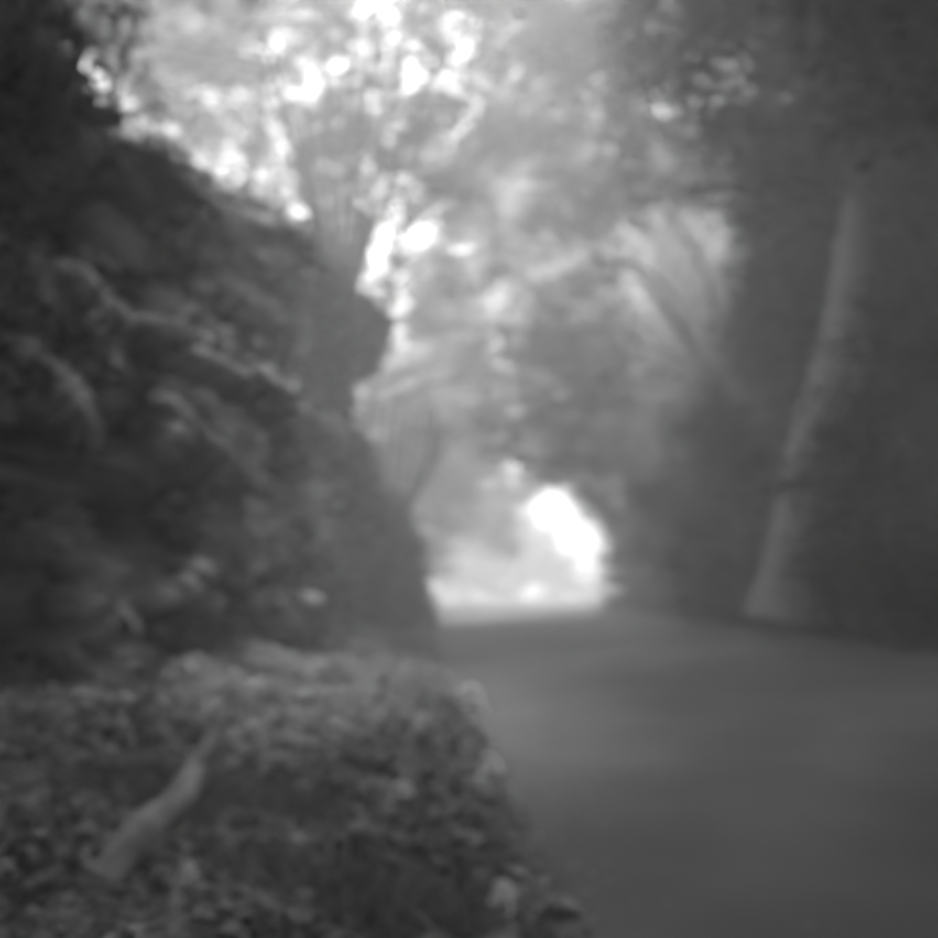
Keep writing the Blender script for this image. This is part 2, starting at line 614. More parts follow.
# tufts of fern hanging from ledges: things of their own
def fern_mesh(nf, length, seed):
    r = np.random.default_rng(seed)
    fronds = []
    for k in range(nf):
        parts = []
        az = k / nf * 2 * np.pi + r.normal(0, 0.25)
        L = length * r.uniform(0.7, 1.15)
        t = np.linspace(0, 1, 16)
        out = np.stack([np.cos(az) * t, np.sin(az) * t, 0.75 * t - 1.0 * t ** 2.2], 1) * L
        side = np.array([-np.sin(az), np.cos(az), 0])
        for i in range(2, 16):
            wd = L * 0.26 * math.sin(np.pi * (t[i] * 0.9 + 0.08)) ** 0.8
            for sg in (-1, 1):
                b = out[i]
                tip = b + side * sg * wd + (out[i] - out[i - 1]) * 0.9 - np.array([0, 0, 0.15 * wd])
                fw = (out[i] - out[i - 1]) * 0.42
                mid = (b + tip) / 2
                parts.append((np.array([b, mid + fw, tip, mid - fw]), np.array([[0, 1, 2, 3]])))
        fronds.append(join(parts))
    return fronds


def add_fern(base, length, nf, seed, label, tiltv=(0, 0), group='ferns'):
    o = thing('fern', base, label, 'fern', group)
    for v, f in fern_mesh(nf, length, seed):
        link('frond', mesh_np('frond', v, f, False), M_HERB, o)
    o.rotation_euler = (tiltv[0], tiltv[1], 0)
    return o


# ------------------------------------------------------------------ trees
def limb_path(p0, p1, sag=0.12, r=rng):
    p0, p1 = np.asarray(p0, float), np.asarray(p1, float)
    d = p1 - p0
    L = np.linalg.norm(d)
    pts = [p0]
    for t in (0.3, 0.62):
        pts.append(p0 + d * t + np.array([0, 0, sag * L * math.sin(math.pi * t)]) + r.normal(0, 0.05 * L, 3))
    pts.append(p1)
    return pts


def tree(name, label, base, trunk_pts, trunk_r, blobs, mat, bark=M_BARK, cat='tree', group=None, leaf=0.17,
         dens=1.0, per=42, sig=0.36, stems=None, flare=0.5, limbs=True, nseg=12, shell=0.5, seed=0, stem_name='trunk', droop=0.4):
    r = np.random.default_rng(seed + 100)
    base = np.asarray(base, float)
    o = thing(name, base, label, cat, group)
    all_stems = stems if stems else [(trunk_pts, trunk_r)]
    for pts, rad in all_stems:
        v, f = tube(pts, rad, nseg, n=max(10, 6 * len(pts)), flare=flare)
        link(stem_name, mesh_np(stem_name, v - base, f), bark, o)
    tops = [smooth_path(pts, 20)[9:] for pts, rad in all_stems]
    pool = np.vstack(tops)
    leaves = []
    for bi, (c, rad) in enumerate(blobs):
        c, rad = np.asarray(c, float), np.asarray(rad, float) * np.ones(3)
        vol = float(np.prod(rad)) ** (2 / 3)
        n = max(4, int(20 * vol * dens))
        p, cc = clump_points(c, rad, n, per, sig, r, shell)
        leaves.append(p)
        if limbs:
            j = np.argmin(np.linalg.norm(pool - c, axis=1) + 0.4 * np.abs(pool[:, 2] - c[2] + 1.0))
            st = pool[j]
            R0 = max(0.025, min(trunk_r[-1] if trunk_r else 0.05, 0.16)) * 0.75
            lp = limb_path(st, c, r=r)
            parts = [tube(lp, [R0, R0 * 0.7, R0 * 0.4, 0.02], 6, n=10)]
            ends = smooth_path(lp, 12)
            for q_ in cc[:: max(1, len(cc) // 10)]:
                s0 = ends[int(r.integers(5, 12))]
                parts.append(tube(limb_path(s0, q_, 0.08, r), [0.02, 0.012, 0.006], 4, n=6))
            v, f = join(parts)
            link('limb', mesh_np('limb', v - base, f), bark, o)
    p = np.vstack(leaves)
    v, f = leaf_geo(p, leaf, droop=droop, r=r)
    link('crown', mesh_np('crown', v - base, f, False), mat, o)
    return o


def B(px, py, Y, r):
    return (R(px, py, Y), r)


# 1 the coppiced tree whose stems fan out from the nose of the rock
b = R(356, 268, 21.0)
stems = []
for (tx, ty, ty2, rr, bx) in [(a1, a2, a3 - 2.0, min(a4, 0.12) * 1.1, a5 * 1.5) for a1, a2, a3, a4, a5 in [(262, 20, 20, 0.10, -12), (292, 60, 22, 0.09, -9), (322, 20, 21, 0.11, -6), (350, 30, 23, 0.10, -2), (378, 10, 21, 0.14, 2),
                              (415, 0, 20.5, 0.22, 6), (436, 60, 19.5, 0.10, 8), (262, 60, 22, 0.07, -14)]]:
    e0 = R(343 + bx, 258 + bx * 0.9, 21.0) - np.array([0, 0, 0.5])
    e2 = R(tx, ty, ty2)
    m1 = e0 * 0.6 + e2 * 0.4 + np.array([0, 0, 0.25])
    stems.append(([e0, m1, e2], [rr, rr * 0.8, rr * 0.45]))
blobs = [B(130, 40, 19, 1.3), B(190, 90, 20, 1.1), B(225, 20, 20, 1.0), B(275, 60, 21, 0.9), B(310, 20, 22, 0.8), B(355, 150, 22, 0.9), B(372, 60, 21, 1.1),
         B(395, 130, 22, 1.2), B(460, 150, 21, 1.5), B(470, 70, 20, 1.2), B(445, 5, 20, 1.0), B(180, -40, 20, 1.4), B(330, -60, 20, 1.6),
         B(215, 60, 22, 0.9), B(160, 0, 21, 1.0), B(265, 10, 22, 0.9), B(320, 130, 23, 0.9), B(360, 100, 22, 0.9), B(425, 40, 22, 0.9), B(430, 110, 22, 0.9), B(410, 170, 23, 1.0), B(445, 200, 23, 0.9),
         B(250, 150, 22, 0.8), B(310, 170, 23, 0.9), B(393, 215, 23, 0.45), B(412, 250, 23, 0.4), B(425, 215, 23, 0.5), B(395, 265, 23, 0.35), B(350, 225, 21, 0.8), B(375, 290, 22, 0.7), B(460, -50, 20, 1.4), B(290, 120, 23, 0.7)]
blobs = [(c_ + (c_ - np.array([0, 0, CAM_H])) * 0.12, r_ * 1.08) for c_, r_ in blobs]
tree('coppiced_tree', 'coppiced tree fanning many thin stems from the nose of the rock face', b, None, [0.1], blobs, M_LEAFP, stems=stems, dens=1.0,
     leaf=0.16, flare=0.1, nseg=8, seed=1, stem_name='stem', sig=0.30)

# 2 small tree hanging over the near lip of the rock
b = np.array([-4.2, 9.0, 5.6])
tree('sapling', 'thin leafy sapling on the near edge of the rock top, upper left corner', b, [b - [0, 0, .3], b + [0.2, 0.3, 1.2], b + [0.5, 0.4, 2.6]], [0.05, 0.035, 0.02],
     [B(95, 5, 9, 0.5), B(120, 60, 9.5, 0.35), B(60, -40, 9, 0.7), B(150, -20, 10, 0.6), B(165, 100, 10.5, 0.3), B(215, -30, 10, 0.6)], M_LEAFP, leaf=0.10, per=26, sig=0.16, dens=2.2, seed=2, nseg=8)

# 3 clifftop tree behind
b = np.array([-7.5, 27.0, 8.5])
tree('clifftop_tree', 'slender tree on the rock top behind the fanned stems', b, [b - [0, 0, .5], b + [0.2, 0, 4], b + [0.8, 0, 9]], [0.22, 0.17, 0.08],
     [B(180, 130, 27, 1.4), B(250, 90, 27, 1.2), B(215, 40, 28, 1.3), B(150, 60, 28, 1.5), B(330, 120, 27, 1.2), B(290, 180, 27, 1.3), B(100, 20, 28, 1.6), B(130, 110, 27, 1.2), B(200, 160, 27, 1.2), B(340, 200, 28, 1.2), B(250, 0, 28, 1.2), B(320, 30, 28, 1.2)], M_LEAFP, dens=1.15, seed=3)

# 4 shrub with curved twigs beyond the nose
b = R(398, 512, 27)
stems = []
for k, (tx, ty, mx_) in enumerate([(368, 400, 372), (378, 395, 378), (390, 398, 384), (402, 395, 394), (414, 402, 405), (425, 405, 420), (436, 410, 432), (441, 430, 437), (428, 392, 430), (362, 425, 362)]):
    e2 = R(tx, ty, 26.5 + 0.4 * (k % 3))
    m1 = R(mx_, 455, 27)
    stems.append(([b + [0.05 * (k - 5), 0, -0.2], m1, e2], [0.10, 0.075, 0.04]))
tree('arching_shrub', 'shrub of curved upright twigs in the notch under the overhanging rock', b, None, [0.05],
     [B(385, 405, 30, 0.9), B(425, 415, 30, 0.7), B(405, 480, 30, 0.7), B(370, 450, 30, 0.5)], M_LEAFP, cat='shrub', stems=stems, dens=0.5, flare=0, nseg=6, seed=4,
     stem_name='stem', limbs=False, leaf=0.13)


def round_tree(name, label, base, top, r0, blobs, mat, **kw):
    base, top = np.asarray(base, float), np.asarray(top, float)
    m = base * 0.5 + top * 0.5 + np.array([0.15, 0.1, 0.0])
    return tree(name, label, base, [base - [0, 0, 0.4], base * 0.8 + top * 0.2, m, top], [r0, r0 * 0.85, r0 * 0.7, r0 * 0.4], blobs, mat, **kw)


# 5 left-hand trees beyond the rock, leaning over the lane
gz = lambda x, y: float(zground(np.array([[x]]), np.array([[y]]))[0, 0])
b = (-5.6, 34, gz(-5.6, 34))
round_tree('overhanging_tree', 'tall tree behind the low bank, its crown arching over the lane', b, R(400, 235, 33), 0.3,
           [B(440, 310, 33, 1.4), B(470, 250, 33, 1.9), B(520, 180, 31, 2.2), B(500, 360, 34, 2.0), B(560, 260, 32, 2.2), B(600, 150, 30, 2.2),
            B(530, 90, 29, 2.2), B(600, 60, 28, 2.2), B(560, 380, 35, 1.8), B(495, 435, 34, 1.3), B(530, 440, 33.5, 1.2), B(565, 450, 33.5, 1.2), B(600, 400, 33, 1.5), B(540, 330, 33, 1.6), B(660, 100, 27, 2.0), B(530, 0, 26, 2.0), B(590, -10, 25, 2.0), B(650, 20, 25, 2.0), B(510, -40, 24, 1.8), B(570, 40, 26, 1.6)],
           M_LEAFP, seed=5, dens=0.88, leaf=0.2)
b = (-5.5, 45, gz(-5.5, 45))
round_tree('lane_tree', 'pale hazy tree on the left of the lane mouth', b, R(440, 330, 45), 0.35,
           [B(440, 440, 45, 2.0), B(470, 400, 46, 2.2), B(430, 380, 44, 2.0), B(450, 500, 46, 1.6), B(475, 460, 47, 1.6), B(420, 450, 45, 1.8)],
           M_LEAFP, seed=6, leaf=0.24, dens=0.7)
b = (-7.0, 62, gz(-7, 62))
round_tree('lane_tree', 'far misty tree left of the sunlit stretch of lane', b, R(450, 420, 62), 0.35,
           [B(445, 520, 62, 2.6), B(480, 500, 63, 2.6), B(455, 460, 62, 2.6), B(500, 540, 64, 2.0), B(430, 560, 60, 1.8), B(515, 480, 64, 1.8)], M_LEAFP, seed=7, leaf=0.3, dens=0.6)
b = (-4.0, 95, gz(-4, 95))
round_tree('distant_tree', 'most distant tree, pale grey at the end of the lane', b, R(500, 500, 95), 0.4,
           [B(480, 560, 95, 3.2), B(510, 545, 96, 3.0), B(500, 580, 94, 2.6), B(530, 565, 97, 2.2), B(460, 575, 92, 2.6), B(545, 570, 98, 2.0), B(555, 582, 98, 1.8), B(530, 545, 97, 2.0), B(545, 560, 97, 1.9), B(515, 520, 96, 2.2), B(562, 570, 98, 1.2), B(500, 505, 95, 2.4), B(550, 538, 97, 1.0), B(580, 586, 98, 1.5), B(570, 560, 98, 0.9)], M_LEAFP, seed=8, leaf=0.4, dens=0.5)

# trees beyond the notch and beyond the lane mouth, only their misty crowns showing
b = (-7.5, 40, gz(-7.5, 40))
round_tree('lane_tree', 'misty tree showing through the notch under the overhanging rock', b, R(385, 380, 40), 0.3,
           [B(375, 430, 40, 1.8), B(410, 470, 40, 1.7), B(400, 400, 40, 1.8), B(370, 490, 40, 1.6), B(430, 440, 41, 1.6), B(420, 530, 41, 1.6), B(390, 340, 40, 1.6), B(430, 300, 40, 1.7)], M_LEAFP, seed=40, leaf=0.24, dens=0.6)
b = (12, 66, gz(12, 66))
round_tree('distant_tree', 'tall misty tree beyond the right bank, above the bright opening', b, R(630, 260, 66), 0.4,
           [B(600, 330, 66, 3.0), B(650, 300, 66, 3.2), B(700, 330, 66, 3.2), B(620, 400, 66, 3.0), B(680, 390, 66, 3.0), B(640, 230, 66, 3.0), B(720, 260, 66, 3.0), B(590, 250, 66, 2.6), B(700, 210, 66, 3.2), B(745, 235, 66, 2.8), B(620, 180, 66, 3.0), B(680, 260, 66, 3.0), B(735, 290, 66, 2.8), B(690, 160, 66, 3.0), B(750, 180, 66, 2.6)], M_LEAFP, seed=41, leaf=0.4, dens=0.62)
b = (-10, 70, gz(-10, 70))
round_tree('distant_tree', 'tall misty tree behind the left side of the lane, crown above the lane mouth', b, R(490, 260, 70), 0.4,
           [B(450, 330, 70, 3.2), B(500, 300, 70, 3.2), B(540, 350, 70, 3.0), B(480, 400, 70, 3.2), B(530, 410, 70, 2.6), B(520, 240, 70, 3.0), B(430, 420, 70, 3.0), B(560, 290, 70, 2.6), B(535, 180, 70, 3.2), B(480, 220, 70, 2.8), B(500, 150, 70, 2.8), B(570, 150, 70, 3.0), B(440, 280, 70, 2.8), B(560, 220, 70, 3.0), B(470, 180, 70, 2.4), B(520, 110, 70, 2.6)], M_LEAFP, seed=42, leaf=0.4, dens=0.62)

# 6 right-hand side: the big trunk
b = R(792, 612, 18)
tr = [R(790, 622, 18), R(800, 540, 18), R(818, 440, 18), R(840, 360, 18), R(852, 270, 18), R(860, 170, 18), R(865, 40, 18)]
tree('big_tree', 'big old tree on the right bank with a thick leaning pale trunk', b, tr, [0.72, 0.60, 0.54, 0.46, 0.38, 0.32, 0.22],
     [B(800, 130, 18, 1.5), B(740, 60, 18, 1.8), B(880, 80, 17, 1.6), B(680, 20, 18, 1.8), B(850, -20, 17, 1.8), B(770, -30, 17, 1.8), B(920, 150, 18, 1.4), B(730, 150, 19, 1.3),
      B(900, -60, 16, 1.9), B(700, -60, 17, 1.8), B(790, 200, 19, 1.1), B(830, 250, 19.5, 1.2), B(915, 240, 19, 1.2)],
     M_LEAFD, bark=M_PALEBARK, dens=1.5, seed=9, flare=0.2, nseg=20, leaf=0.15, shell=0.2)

# 7 tree with limbs arching to the left
b = (8.3, 26.5, gz(8.3, 26.5))
t = [np.array(b) - [0, 0, 0.4], R(735, 440, 26.5), R(722, 385, 26.5)]
st = [(t, [0.3, 0.25, 0.2])]
for pts, rr in [([(722, 385), (690, 345), (660, 300), (628, 262)], .13), ([(722, 385), (700, 372), (668, 352), (640, 345)], .07), ([(722, 388), (690, 380), (655, 372)], .05),
                ([(720, 380), (718, 330), (700, 260), (655, 200)], .10), ([(722, 385), (755, 320), (765, 240), (740, 150)], .16), ([(690, 345), (676, 300), (640, 268), (600, 268)], .06)]:
    st.append(([R(a_, b_, 25.4 - 0.25 * i) for i, (a_, b_) in enumerate(pts)], [rr * .95, rr * .85, rr * .65, rr * .4][:len(pts)]))
tree('arching_tree', 'tree on the right bank with bare limbs arching left over the lane', b, None, [0.1],
     [B(655, 205, 27, 1.2), B(600, 290, 28, 1.1), B(700, 180, 27, 1.4), B(755, 190, 25.5, 1.3), B(600, 220, 25, 1.2), B(650, 420, 27, 1.3), B(615, 380, 27, 1.2), B(690, 430, 27, 1.3), B(640, 150, 25, 1.5), B(575, 340, 28, 1.0), B(765, 290, 26.5, 0.8)],
     M_LEAF, stems=st, seed=10, dens=0.75, stem_name='stem', flare=0.1)

b = (8.6, 34, gz(8.6, 34))
round_tree('lane_tree', 'middle tree of the right bank above the dark hedge', b, R(680, 300, 34), 0.3,
           [B(640, 440, 34, 1.8), B(600, 420, 34, 1.8), B(680, 380, 34, 1.9), B(640, 360, 34, 1.8), B(590, 350, 33, 1.8), B(620, 490, 35, 1.4), B(700, 460, 34, 1.8), B(570, 400, 34, 1.5), B(715, 230, 38, 2.0), B(690, 285, 38, 2.0), B(738, 285, 37, 1.6), B(660, 250, 38, 1.6)], M_LEAF, seed=11, leaf=0.2, dens=0.75)
b = (8.0, 42, gz(8, 42))
round_tree('lane_tree', 'last tree of the right bank, framing the bright opening', b, R(640, 400, 42), 0.3,
           [B(625, 500, 42, 1.6), B(600, 470, 42, 1.7), B(572, 468, 35, 1.1), B(640, 460, 42, 2.0), B(640, 540, 42, 1.7), B(540, 465, 34, 0.9), B(625, 575, 42, 1.0), B(616, 556, 42, 0.9), B(612, 590, 41, 0.7), B(612, 525, 42, 0.9), B(596, 500, 42, 0.8)], M_LEAF, seed=12, leaf=0.22, dens=0.8)
# back row on the right bank
for i, (x, y, h, lab) in enumerate([(12.2, 15.5, 10, 'dark bushy tree just right of the big trunk'), (13.5, 19, 12, 'dark tree deep in the wood behind the big trunk'), (13.5, 29, 12, 'dark tree in the back row behind the arching limbs'),
                                    (12.5, 39, 11, 'dark tree in the back row nearest the bright opening'), (11.5, 24, 11, 'dark tree close behind the big trunk on its left'), (17.5, 24, 13, 'tallest dark tree far back behind the big trunk'), (10.8, 33, 10, 'dark tree over the hedge left of the arching limbs'), (15.5, 14, 12, 'dark tree at the right edge of the picture behind the hedge')]):
    b = np.array([x, y, gz(x, y)])
    r_ = np.random.default_rng(50 + i)
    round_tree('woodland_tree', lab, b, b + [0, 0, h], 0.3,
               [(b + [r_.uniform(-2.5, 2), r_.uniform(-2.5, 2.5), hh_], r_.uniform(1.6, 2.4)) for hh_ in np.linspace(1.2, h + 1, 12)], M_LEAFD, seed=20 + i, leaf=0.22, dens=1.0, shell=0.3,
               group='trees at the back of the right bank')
# near tree on the right; extra unseen crown overhead added to shade the road
b = np.array([10.5, 8, gz(10.5, 8)])
round_tree('near_shade_tree', 'dense dark tree in the upper right corner, its trunk and added shading crown unseen', b, b + [-0.5, 0.5, 8], 0.35,
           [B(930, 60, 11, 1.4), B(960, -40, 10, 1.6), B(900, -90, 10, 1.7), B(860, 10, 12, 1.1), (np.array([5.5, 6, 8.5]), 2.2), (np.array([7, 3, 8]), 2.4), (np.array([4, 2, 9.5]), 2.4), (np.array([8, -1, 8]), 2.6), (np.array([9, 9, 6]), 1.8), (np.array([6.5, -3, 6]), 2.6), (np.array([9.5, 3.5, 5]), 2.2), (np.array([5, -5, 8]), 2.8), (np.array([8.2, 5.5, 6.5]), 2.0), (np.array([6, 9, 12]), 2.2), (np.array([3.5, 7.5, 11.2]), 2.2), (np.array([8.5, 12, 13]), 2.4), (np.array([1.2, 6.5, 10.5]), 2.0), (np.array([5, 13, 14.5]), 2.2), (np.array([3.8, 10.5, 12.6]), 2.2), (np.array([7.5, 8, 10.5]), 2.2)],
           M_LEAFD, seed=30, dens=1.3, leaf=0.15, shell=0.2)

# trees added above and behind the camera to shade the near lane
b = np.array([-5.5, 1.0, 4.6])
round_tree('near_shade_tree', 'dense dark tree added on the rock top, crown shading from above the upper left corner', b, b + [1.0, 0.2, 6], 0.3,
           [(np.array(c_), r_) for c_, r_ in [((-3.5, 3.2, 7.6), 1.7), ((-5.5, 4.5, 8.2), 1.8), ((-2.0, 1.5, 7.4), 2.0), ((0.5, 0.5, 8.2), 2.3), ((-4, -2, 7.5), 2.4), ((-1, -3, 8), 2.6), ((2.5, -2.5, 8), 2.4), ((1.5, 3.2, 8.6), 1.8), ((-5, 7, 9.3), 2.2), ((-2.5, 6, 8.7), 2.0), ((-7.5, 7.2, 10.2), 2.2), ((-3, 9.5, 11.3), 2.1), ((0.5, 9, 10.8), 2.0), ((-5, 11.5, 13.2), 2.2)]],
           M_LEAFD, seed=31, dens=1.2, leaf=0.15, shell=0.2)
for i, (x, y, lab) in enumerate([(-4.2, -10.5, 'dark shade tree added unseen behind the viewpoint, on its rocky side'), (2.5, -13.5, 'dark shade tree added unseen in the middle behind the viewpoint'),
                                 (9.0, -10.5, 'dark shade tree added unseen behind the viewpoint, on its right bank')]):
    b = np.array([x, y, gz(x, y)])
    r_ = np.random.default_rng(90 + i)
    round_tree('woodland_tree', lab, b, b + [0, 0, 9], 0.3,
               [(b + [r_.uniform(-2.2, 2.2), r_.uniform(-1.5, 1.5), hh_], 2.3) for hh_ in np.linspace(1.5, 10, 10)], M_LEAFD, seed=90 + i, leaf=0.22, dens=0.8, shell=0.3, limbs=False,
               group='shade trees added behind the viewpoint')

# ------------------------------------------------------------------ right bank: shrubs and ivy
shr = [(690, 520, 25, 1.5, 'dark shrub on the right bank left of the big trunk'), (660, 555, 33, 1.4, 'dark shrub at the road edge beside the bright opening'), (730, 440, 22, 1.5, 'tall dark shrub against the left side of the big trunk'),
       (880, 480, 15, 1.2, 'dark shrub right of the big trunk at mid height'), (905, 580, 13.5, 0.9, 'low shrub at the foot of the right bank by the picture edge'), (850, 580, 17, 0.9, 'low shrub at the right foot of the big trunk'),
       (930, 380, 14, 1.2, 'high dark shrub at the right picture edge'), (720, 560, 23, 1.1, 'low shrub at the left foot of the big trunk'), (770, 330, 21, 1.3, 'dark holly bush high on the bank behind the big trunk'),
       (908, 445, 20, 1.3, 'dark bush in the shade high up right of the big trunk'), (668, 503, 36, 1.5, 'dark bush above the hedge beside the bright opening'), (690, 597, 28, 0.7, 'small rounded shrub on the kerb of the right bank')]
for i, (px, py, Yd, r0, lab) in enumerate(shr):
    c = R(px, py, Yd)
    b = np.array([c[0], c[1], gz(c[0], c[1])])
    r_ = np.random.default_rng(70 + i)
    bl = [(c + r_.normal(0, 0.45, 3) * r0, r0 * r_.uniform(0.5, 0.8)) for _ in range(5)]
    sts = [([b - [0, 0, .2], (b + c) / 2 + r_.normal(0, .15, 3), c + r_.normal(0, .4, 3)], [.05, .04, .02]) for _ in range(4)]
    tree('shrub', lab, b, None, [0.04], bl, M_LEAFD, cat='shrub', stems=sts, seed=70 + i, dens=2.0, leaf=0.13, per=30, sig=0.26, flare=0, nseg=6, stem_name='stem', limbs=False, group='shrubs on the right bank')

n = 150000
px_ = rng.uniform(7.1, 12, n)
py_ = rng.uniform(4, 47, n)
pz_ = zground(px_, py_)
p = np.stack([px_, py_, pz_], 1)
keep = fbm(p, 0.7, 3, 11.0) > 0.42
p = p[keep]
p[:, 2] += rng.gamma(1.5, 0.09, len(p))
v, f = leaf_geo(p, 0.09 + 0.003 * p[:, 1], normal=np.array([-0.6, -0.1, 0.7]), droop=0.8, aspect=0.8)
o = link('bank_ivy', mesh_np('bank_ivy', v, f, False), M_IVY)
tag(o, 'dark ivy covering the right-hand bank', 'ivy', kind='stuff')

# ------------------------------------------------------------------ low bank beyond the rock on the left
NSb, NWb = 60, 26
sy_ = np.linspace(20, 38, NSb)
wb = np.linspace(0, 1, NWb)
front = np.interp(sy_, [20, 24, 30, 36, 38], [-2.3, -1.75, -1.75, -2.5, -4.5])
top = np.interp(sy_, [20, 22, 27, 31, 36, 38], [3.6, 3.7, 3.3, 3.0, 2.6, 0.8])
prof_x = np.interp(wb, [0, 0.25, 0.6, 0.75, 1], [0.25, 0.0, -0.25, -1.0, -4.0])
prof_z = np.interp(wb, [0, 0.25, 0.6, 0.75, 1], [-0.05, 0.4, 0.92, 1.0, 1.0])
Vb = np.stack([front[:, None] + prof_x[None], np.repeat(sy_[:, None], NWb, 1), top[:, None] * prof_z[None]], -1)
q = Vb.reshape(-1, 3)
q = q + np.stack([0.8 * (fbm(q, 0.8, 3, 2.0) - 0.5), 0 * q[:, 0], 0.5 * (fbm(q, 0.9, 3, 6.0) - 0.5) * (q[:, 2] > 0.3)], 1)
fb = grid_faces(NSb, NWb)
bankt = thing('low_bank', (-2.5, 29, 0), 'low ivy-covered bank running on from the rock to the lane mouth', 'bank')
b0 = np.array(bankt.location)
link('earth', mesh_np('earth', q - b0, fb), M_SOIL, bankt)
p, nn = surface_samples(q, fb, 26000)
nn = np.where(nn[:, 2:3] < 0, -nn, nn)
p = p + nn * rng.gamma(1.6, 0.10, (len(p), 1))
v, f = leaf_geo(p, 0.15, normal=nn, droop=0.9, aspect=0.8)
link('ivy', mesh_np('ivy', v - b0, f, False), M_IVY, bankt, kind='stuff')

# ------------------------------------------------------------------ left verge: ground cover
n = 120000
yv = 2.0 + 24 * rng.random(n) ** 1.8
lo = np.full(n, -3.4)
hi = xL(yv) + 0.10
xv = lo + (hi - lo) * rng.random(n)
p = np.stack([xv, yv, zground(xv, yv)], 1)
hgt = fbm(p, 1.3, 3, 21.0)
keep = (hgt > 0.34) | (rng.random(n) < 0.4)
p = p[keep]
p[:, 2] += np.clip(hgt[keep] - 0.32, 0, 1) * 0.8 * rng.random(len(p)) ** 0.7
v, f = leaf_geo(p, 0.055 + 0.004 * p[:, 1], droop=0.2, spread=0.7, aspect=0.75)
o = link('ground_cover', mesh_np('ground_cover', v, f, False), M_HERB)
tag(o, 'low leafy ground cover over the left verge', 'ground cover', kind='stuff')

n = 42000
yv = 2.0 + 22 * rng.random(n) ** 1.7
xv = -2.6 + (xL(yv) + 0.16 + 2.6) * rng.random(n) ** 0.75
p = np.stack([xv, yv, zground(xv, yv)], 1)
tuft = fbm(p, 2.2, 3, 33.0)
p = p[tuft > 0.5]
p[:, 2] += 0.05 + 0.10 * rng.random(len(p))
up_ = unit(rng.normal(size=(len(p), 3)) * np.array([0.45, 0.45, 0.1]) + np.array([0, 0, 0.8]))
hl = rng.uniform(0.05, 0.13, (len(p), 1))
sd_ = unit(np.cross(up_, rng.normal(size=(len(p), 3)))) * (0.004 + 0.0006 * p[:, 1:2])
bend = rng.normal(size=(len(p), 3)) * np.array([0.04, 0.04, 0.0])
v = np.stack([p - up_ * hl - sd_, p - up_ * hl + sd_, p + sd_ * 0.7 + bend * 0.3, p + up_ * hl * 0.8 + bend], 1).reshape(-1, 3)
i_ = np.arange(len(p))[:, None] * 4
f = np.concatenate([i_ + np.array([[0, 1, 2]]), i_ + np.array([[0, 2, 3]])], 0)
o = link('grass', mesh_np('grass', v, f, False), M_GRASS)
tag(o, 'thin grass blades standing among the leaves of the left verge', 'grass', kind='stuff')

# fallen leaves along the road edges
n = 2200
yl = 2.2 + 30 * rng.random(n) ** 1.6
side = rng.random(n) < 0.75
xl = np.where(side, xL(yl) + rng.gamma(1.0, 0.16, n), 7.0 - rng.gamma(1.0, 0.25, n))
p = np.stack([xl, yl, zroad(xl, yl) + 0.04], 1)
v, f = leaf_geo(p, 0.038, normal=np.array([0, 0, 2.6]), aspect=0.7)
o = link('leaf_litter', mesh_np('leaf_litter', v, f, False), M_LITTER)
tag(o, 'scattered dead leaves along the edges of the lane', 'leaf litter', kind='stuff')


# broad-leaved plants, ferns
def plant_mesh(kind, seed):
    r = np.random.default_rng(seed)
    st, lv = [], []
    if kind == 'dock':
        for k in range(11):
            az = r.uniform(0, 2 * np.pi)
            L = r.uniform(0.16, 0.3)
            t = np.linspace(0, 1, 7)
            mid = np.stack([np.cos(az) * t * L, np.sin(az) * t * L, L * (0.9 * t - 0.75 * t ** 2)], 1)
            sd = np.array([-np.sin(az), np.cos(az), 0])
            wd = 0.26 * L * np.sin(np.pi * (0.12 + 0.88 * t)) ** 0.7
            wd[-1] = 0.004
            up = np.array([0, 0, 0.25])
            V_ = np.stack([mid + (sd + up) * wd[:, None], mid, mid - (sd - up) * wd[:, None]], 1).reshape(-1, 3)
            lv.append((V_, grid_faces(7, 3)))
    else:
        for k in range(6):
            az = r.uniform(0, 2 * np.pi)
            L = r.uniform(0.25, 0.5)
            e_ = np.array([np.cos(az) * 0.4 * L, np.sin(az) * 0.4 * L, L])
            st.append(tube([np.zeros(3), e_ * 0.5 + [0, 0, 0.03], e_], [0.006, 0.005, 0.003], 4, n=6))
            for t in np.linspace(0.25, 1, 6):
                for sg in (0, np.pi):
                    a2 = az + t * 9 + sg
                    d = np.array([np.cos(a2), np.sin(a2), -0.25])
                    s_ = np.array([-np.sin(a2), np.cos(a2), 0])
                    ll = 0.11 * (1.15 - 0.6 * t)
                    b_ = e_ * t
                    V_ = np.array([b_, b_ + d * ll * .45 + s_ * ll * .33 + [0, 0, .02], b_ + d * ll, b_ + d * ll * .45 - s_ * ll * .33 + [0, 0, .02]])
                    lv.append((V_, np.array([[0, 1, 2, 3]])))
    return (join(st) if st else None), (lv if kind == 'dock' else [join(lv)])


zones = {'foot': ('against the foot of the rock', lambda r: (r.uniform(-2.7, -1.9), r.uniform(3.6, 12))),
         'edge': ('spilling over the left road edge', lambda r: (lambda yy: (float(xL(yy)) - 0.08 + r.normal(0, .10), yy))(r.uniform(3.0, 13))),
         'near': ('in the middle of the near verge', lambda r: (r.uniform(-0.9, -0.1), r.uniform(3.0, 6.5))),
         'far': ('on the narrowing verge below the rock', lambda r: (r.uniform(-2.0, -1.0), r.uniform(9, 17)))}
protos = {}
for kind, mat in (('dock', M_HERB), ('nettle', M_HERB)):
    for s in range(3):
        st, lv = plant_mesh(kind, 300 + s + (10 if kind == 'dock' else 0))
        ms = mesh_np('stems', *st) if st else None
        ml = []
        for one in lv:
            ml.append(mesh_np('leaf', *one, False))
            ml[-1].materials.append(mat)
        if ms:
            ms.materials.append(M_BARK)
        protos[(kind, s)] = (ms, ml)
